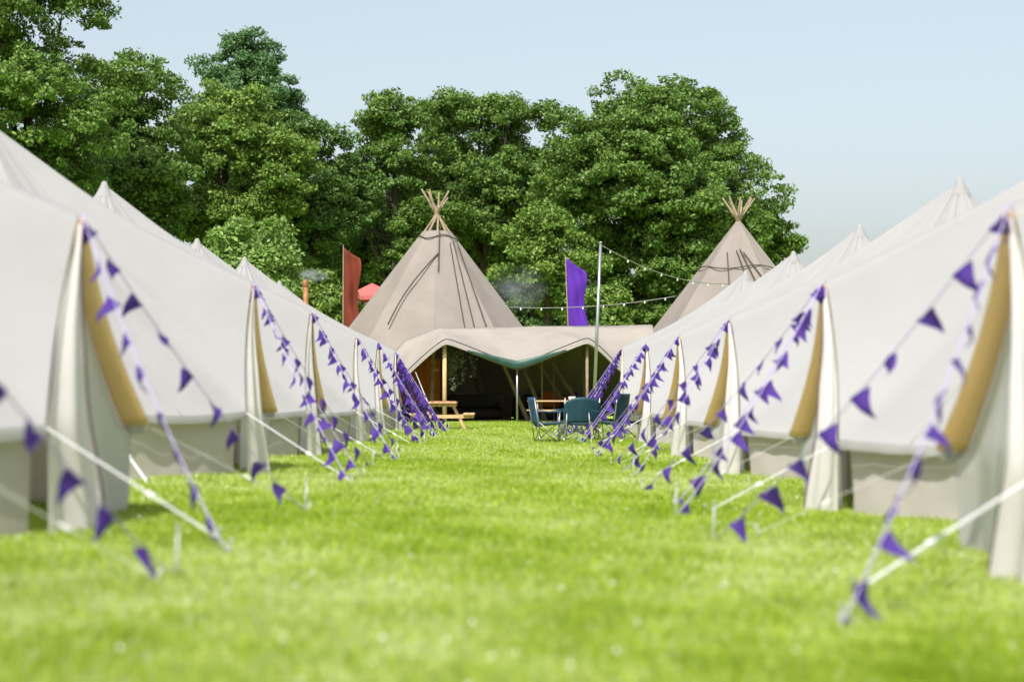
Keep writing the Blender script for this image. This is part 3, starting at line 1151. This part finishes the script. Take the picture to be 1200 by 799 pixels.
# ------------------------------------------------------------------ trees
def tree(name, label, x, d, top, width, kind, cz=0.62, n_lobe=11, leaf=0.102, dens=1.0, seed=0, low=None, cat='tree', depth=None, spread=1.0):
    """x, top, width in photo pixels at distance d; low = photo row of the crown's lower edge"""
    g = np.random.default_rng(seed + 100)
    P0 = px(x, top, d)
    H = P0.z
    Wd = width / F * d
    zl = max(0.3, px(0, low, d).z) if low else H * 0.22
    c = np.array([0, 0, (H + zl) / 2])
    rx, ry, rz_ = Wd / 2, Wd / 2 * (depth or 0.85), (H - zl) / 2
    T = thing(name, label, cat, (P0.x, d, 0), 0, 'broadleaf trees and shrubs behind the tipis')
    rm = min(rx, rz_)
    lobes = []
    # limbs end in many unequal boughs spread over the crown's volume, denser towards its skin
    for k in range(int(n_lobe * 3.0)):
        v = g.normal(size=3)
        v /= np.linalg.norm(v)
        lr = rm * g.uniform(0.13, 0.32)
        room = np.array([max(0.1, rx - lr), max(0.1, ry - lr), max(0.1, rz_ - lr)])
        prof = 1.0 if v[2] > -0.2 else 0.88
        lobes.append((c + v * room * g.uniform(0.55, 1.06) * prof, lr))
    for k in range(3):
        lobes.append((c + np.array([g.uniform(-0.4, 0.4) * rx, g.uniform(-0.3, 0.3) * ry, (rz_ - rm * 0.26) * (1.0 if k == 0 else 0.93)]), rm * 0.26))
    core = (c.copy(), rm * 0.60)
    Ps, Ns = [], []
    cl_centres = []
    for lc, lr in lobes + [core]:
        iscore = lc is core[0]
        ncl = int(4 * math.pi * lr * lr * (0.5 if iscore else 1.35) * dens) + 7
        for q in range(ncl):
            v = g.normal(size=3)
            v /= np.linalg.norm(v)
            if v[2] < -0.35 and g.random() < 0.6:
                continue
            cc = lc + v * lr * g.uniform(0.70, 1.22) * np.array([1.15, 1.15, 0.95])
            if cc[2] < zl - 0.2:
                continue
            if cc[1] > c[1] + ry * 0.25 and g.random() < 0.72:
                continue
            rc = g.uniform(0.18, 0.56) * (0.75 + 0.25 * min(1, rm / 4)) * spread
            nl = int(100 * (rc / 0.45) ** 2 * (0.13 / leaf) ** 1.6)
            u = g.normal(size=(nl, 3))
            u /= np.linalg.norm(u, axis=1, keepdims=True)
            rr = rc * g.uniform(0.2, 1, nl) ** 0.5 * g.uniform(0.8, 1.35, nl)
            pts = cc + u * rr[:, None] * np.array([1.15, 1.15, 0.7])
            Ps.append(pts)
            Ns.append(u * 0.35 + v * 0.30 + np.array([0, 0, 0.45]) + g.normal(size=(nl, 3)) * 0.65)
            cl_centres.append(cc)
    Ps = np.concatenate(Ps)
    Ns = np.concatenate(Ns)
    k = Ps[:, 2] > 0.05
    cr = leaf_cloud('crown', Ps[k], Ns[k], leaf, LEAF[kind], T)
    cr['kind'] = 'stuff'
    # trunk and limbs
    tr = max(0.06, H * 0.021)
    mb = MB()
    lean = g.uniform(-0.3, 0.3)
    tops = (0, 0, zl + (H - zl) * 0.62)
    mb.tube([(0, 0, -0.1), (lean * 0.1, 0, zl * 0.5 + 0.1), (lean * 0.4, 0, zl + (H - zl) * 0.25), tops], [tr * 1.35, tr, tr * 0.75, tr * 0.3], 10)
    mb.build('trunk', M['bark'], T, True)
    for q in range(min(len(lobes), 12)):
        lc, lr = lobes[q]
        s0 = Vector((lean * 0.25, 0, zl + (H - zl) * g.uniform(0.0, 0.3)))
        e = Vector(lc) * 0.97
        mid = s0.lerp(e, 0.5) + Vector((0, 0, -0.05 * (e - s0).length))
        mb = MB(); mb.tube([s0, mid, e, e + (e - mid) * 0.1], [tr * 0.5, tr * 0.34, tr * 0.14, tr * 0.06], 6)
        mb.build('limb', M['bark'], T, True)
    return T


tree('broadleaf_tree', 'tall dark tree cut by the top left frame corner', 32, 74, -55, 285, 'oak', seed=1, low=330, n_lobe=14, leaf=0.095)
tree('broadleaf_tree', 'leafy tree right of the tall corner tree, over the left tents', 140, 82, 66, 210, 'oak', seed=2, low=340, n_lobe=12)
tree('birch_tree', 'bluish green tree rising behind the others with an uneven top', 288, 100, 38, 165, 'blue', seed=3, low=260, n_lobe=13, leaf=0.102, dens=0.8)
tree('broadleaf_tree', 'wide light green tree left of centre below the bluish tree', 262, 86, 96, 215, 'light', seed=4, low=330, n_lobe=14)
tree('broadleaf_tree', 'dark green tree above the rust flag', 366, 90, 136, 150, 'dark', seed=5, low=350, n_lobe=11)
tree('broadleaf_tree', 'bright green tree directly left of the main tipi tip', 462, 92, 108, 150, 'oak', seed=6, low=360, n_lobe=12)
tree('broadleaf_tree', 'green tree behind and right of the main tipi tip', 570, 95, 104, 190, 'oak', seed=7, low=350, n_lobe=13)
tree('broadleaf_tree', 'narrow green tree rising just right of the main tipi tip', 516, 97, 116, 125, 'light', seed=21, low=350, n_lobe=10)
tree('broadleaf_tree', 'green tree filling the gap left of the large oak', 622, 97, 116, 120, 'oak', seed=22, low=350, n_lobe=10)
tree('oak_tree', 'large round oak with dark limbs behind the violet flag', 752, 90, 90, 320, 'oak', seed=8, low=378, n_lobe=22, leaf=0.102, dens=0.85)
tree('broadleaf_tree', 'small leafy tree right of the second tipi tip against the sky', 890, 92, 232, 100, 'oak', seed=9, low=340, n_lobe=9)
tree('broadleaf_tree', 'lower tree in front of the oak, above the main tipi right edge', 640, 84, 238, 130, 'light', seed=10, low=385, n_lobe=9)
tree('shrub', 'pale green bush over the left tents, below the wide tree', 292, 66, 258, 130, 'pale', seed=11, low=400, n_lobe=9, leaf=0.10, cat='shrub')
tree('shrub', 'bush left of the rust flag by the stove pipe', 372, 78, 318, 110, 'light', seed=12, low=430, n_lobe=8, leaf=0.11, cat='shrub')
tree('broadleaf_tree', 'shaded tree low behind the left row of tents', 110, 80, 165, 230, 'dark', seed=13, low=420, n_lobe=10, dens=0.8)
tree('broadleaf_tree', 'dark tree in the gap left of the main tipi', 400, 98, 200, 210, 'dark', seed=14, low=420, n_lobe=10, dens=0.8)
tree('shrub', 'dark hedge bush under the oak left of the violet flag', 620, 90, 318, 150, 'dark', seed=15, low=440, n_lobe=8, cat='shrub', dens=0.9)
tree('shrub', 'dark hedge bush under the oak right of the violet flag', 745, 92, 312, 170, 'dark', seed=16, low=440, n_lobe=8, cat='shrub', dens=0.9)
tree('shrub', 'dark bush behind the second tipi base', 850, 94, 318, 150, 'dark', seed=17, low=440, n_lobe=8, cat='shrub', dens=0.9)
tree('shrub', 'leafy bush right of the oak trunk beside the second tipi', 806, 88, 282, 140, 'oak', seed=23, low=430, n_lobe=9, cat='shrub')
tree('broadleaf_tree', 'dense shaded tree filling behind the main tipi', 520, 104, 190, 240, 'dark', seed=18, low=430, n_lobe=10, dens=0.8)
tree('broadleaf_tree', 'low far tree closing the gap under the oak beside the main tipi', 600, 108, 262, 150, 'dark', seed=24, low=440, n_lobe=8, dens=0.7)
tree('broadleaf_tree', 'low far tree closing the gap behind the violet flag', 700, 110, 255, 150, 'dark', seed=25, low=440, n_lobe=8, dens=0.7)
tree('shrub', 'lit bush tuft beside the metal pole under the oak', 712, 82, 338, 60, 'light', seed=19, low=430, n_lobe=6, leaf=0.11, cat='shrub')


# ------------------------------------------------------------------ grass
def grass():
    Ps, Hs, Ws = [], [], []
    for (y0, y1, n, h, w) in ((5.2, 9, 150000, 0.042, 0.006), (9, 15, 170000, 0.042, 0.007), (15, 26, 170000, 0.045, 0.0095), (26, 44, 140000, 0.05, 0.0155), (44, 66, 80000, 0.055, 0.023)):
        y = nr.uniform(y0, y1, n)
        hw = np.minimum(0.30 * y + 0.4, 3.55)
        if y0 < 10:
            hw = 0.30 * y + 0.3
        x = nr.uniform(-1, 1, n) * hw + 0.0
        keep = np.ones(n, bool)
        for cx, rows_ in ((LEFT_X, LEFT), (RIGHT_X, RIGHT)):
            for ty in rows_:
                keep &= (x - cx) ** 2 + (y - ty) ** 2 > 2.9 ** 2
        keep &= ~((y > 64.5) & (abs(x - T1[0] - 2.2) < 5))
        x, y = x[keep], y[keep]
        z = -0.025 * np.clip(x, -3.6, 3.6) * np.array([1 - sstep(26, 46, v) for v in y])
        Ps.append(np.stack([x, y, z], 1))
        Hs.append(h * nr.uniform(0.4, 1.5, len(x)))
        Ws.append(w * nr.uniform(0.6, 1.4, len(x)))
    P = np.concatenate(Ps); H = np.concatenate(Hs); W = np.concatenate(Ws)
    n = len(P)
    # tufts: taller and greener in slow patches
    patch = (np.sin(P[:, 0] * 2.3 + np.sin(P[:, 1] * 1.1) * 2) * np.sin(P[:, 1] * 1.7 + 1.3 * np.sin(P[:, 0] * 1.9)) +
             0.6 * np.sin(P[:, 0] * 6.1 + P[:, 1] * 3.3) * np.sin(P[:, 1] * 5.2 - P[:, 0] * 2.2))
    H = H * (1 + 0.25 * patch)
    a = nr.uniform(0, 2 * np.pi, n)
    s = np.stack([np.cos(a), np.sin(a), np.zeros(n)], 1) * W[:, None]
    b = nr.uniform(0, 2 * np.pi, n)
    ln = nr.uniform(0.3, 1.4, n) * H
    tip = P + np.stack([np.cos(b) * ln, np.sin(b) * ln, H], 1)
    V = np.empty((n, 3, 3))
    V[:, 0] = P - s
    V[:, 1] = P + s
    V[:, 2] = tip
    V[:, :2, 2] -= 0.005
    me = bpy.data.meshes.new('grass')
    me.vertices.add(n * 3)
    me.vertices.foreach_set('co', V.reshape(-1).astype(np.float32))
    me.loops.add(n * 3)
    me.loops.foreach_set('vertex_index', np.arange(n * 3, dtype=np.int32))
    me.polygons.add(n)
    me.polygons.foreach_set('loop_start', np.arange(0, n * 3, 3, dtype=np.int32))
    me.update(calc_edges=True)
    me.validate()
    at = me.attributes.new('tone', 'FLOAT', 'FACE')
    big = np.sin(P[:, 0] * 0.9 + 0.7 * np.sin(P[:, 1] * 0.45)) * np.sin(P[:, 1] * 0.62 + 0.8 * np.sin(P[:, 0] * 0.8))
    tone = np.clip(nr.normal(0.46, 0.22, n) - 0.16 * patch + 0.16 * big + (nr.random(n) < 0.12 + 0.08 * big) * 0.5, 0, 1)
    at.data.foreach_set('value', tone.astype(np.float32))
    o = obj('grass', me, M['grass'])
    o['kind'] = 'stuff'
    tag(o, 'short sunlit lawn grass covering the aisle between the tents', 'grass')
    # white clover heads
    mb = MB()
    for k in range(150):
        y = 5.6 + 24 * rnd.random() ** 1.6
        x = rnd.uniform(-1, 1) * min(0.28 * y, 3.2)
        if (x - LEFT_X) ** 2 + min((y - t) ** 2 for t in LEFT) < 9.5 or (x - RIGHT_X) ** 2 + min((y - t) ** 2 for t in RIGHT) < 9.5:
            continue
        z, r = gz(x, y) + rnd.uniform(0.025, 0.055), rnd.uniform(0.006, 0.012)
        top = [(x, y, z + r)]
        ring = [(x + r * math.cos(q), y + r * math.sin(q), z) for q in (0, 1.257, 2.513, 3.77, 5.027)]
        mb.add(top + ring + [(x, y, z - r)], [(0, 1 + i, 1 + (i + 1) % 5) for i in range(5)] + [(6, 1 + (i + 1) % 5, 1 + i) for i in range(5)])
    o = mb.build('clover_flowers', M['clover'], None, True)
    o['kind'] = 'stuff'
    tag(o, 'tiny white clover heads dotted through the lawn', 'clover')


grass()


# ------------------------------------------------------------------ smoke
def smoke(c, s, label, dens, seed):
    m = bpy.data.materials.new('smoke')
    m.use_nodes = True
    nt = m.node_tree
    N, L = nt.nodes, nt.links
    N.remove(N['Principled BSDF'])
    v = N.new('ShaderNodeVolumePrincipled')
    v.inputs['Color'].default_value = (0.9, 0.94, 1.0, 1)
    v.inputs['Anisotropy'].default_value = 0.2
    tc = N.new('ShaderNodeTexCoord')
    nz = N.new('ShaderNodeTexNoise')
    nz.inputs['Scale'].default_value = 1.6
    nz.inputs['Detail'].default_value = 3
    ml = N.new('ShaderNodeVectorMath'); ml.operation = 'LENGTH'
    L.new(tc.outputs['Object'], ml.inputs[0])
    ad = N.new('ShaderNodeVectorMath'); ad.operation = 'ADD'
    ad.inputs[1].default_value = (seed, seed * 2, seed)
    L.new(tc.outputs['Object'], ad.inputs[0])
    L.new(ad.outputs[0], nz.inputs['Vector'])
    mr = N.new('ShaderNodeMapRange')
    mr.inputs[1].default_value, mr.inputs[2].default_value = 1.0, 0.1
    mr.inputs[3].default_value, mr.inputs[4].default_value = 0.0, 1.0
    L.new(ml.outputs['Value'], mr.inputs[0])
    m2_ = N.new('ShaderNodeMapRange')
    m2_.inputs[1].default_value, m2_.inputs[2].default_value = 0.42, 0.75
    L.new(nz.outputs[0], m2_.inputs[0])
    mu = N.new('ShaderNodeMath'); mu.operation = 'MULTIPLY'
    L.new(mr.outputs[0], mu.inputs[0]); L.new(m2_.outputs[0], mu.inputs[1])
    mu2 = N.new('ShaderNodeMath'); mu2.operation = 'MULTIPLY'
    mu2.inputs[1].default_value = dens
    L.new(mu.outputs[0], mu2.inputs[0])
    L.new(mu2.outputs[0], v.inputs['Density'])
    L.new(v.outputs[0], N['Material Output'].inputs['Volume'])
    mb = MB()
    mb.grid([[(math.sin(math.pi * j / 10) * math.cos(2 * math.pi * k / 16), math.sin(math.pi * j / 10) * math.sin(2 * math.pi * k / 16), math.cos(math.pi * j / 10)) for k in range(16)] for j in range(10, -1, -1)], close=True)
    o = mb.build('smoke', m, None, True, c)
    o.scale = s
    o['kind'] = 'stuff'
    tag(o, label, 'smoke')


smoke(px(367, 322.5, 42.0), (0.36, 0.25, 0.17), 'thin bluish smoke drifting from the stove pipe', 12.0, 1.3)
smoke(px(607, 338, 73), (1.3, 1.0, 1.0), 'thin bluish smoke beside the right edge of the main tipi', 1.0, 4.1)
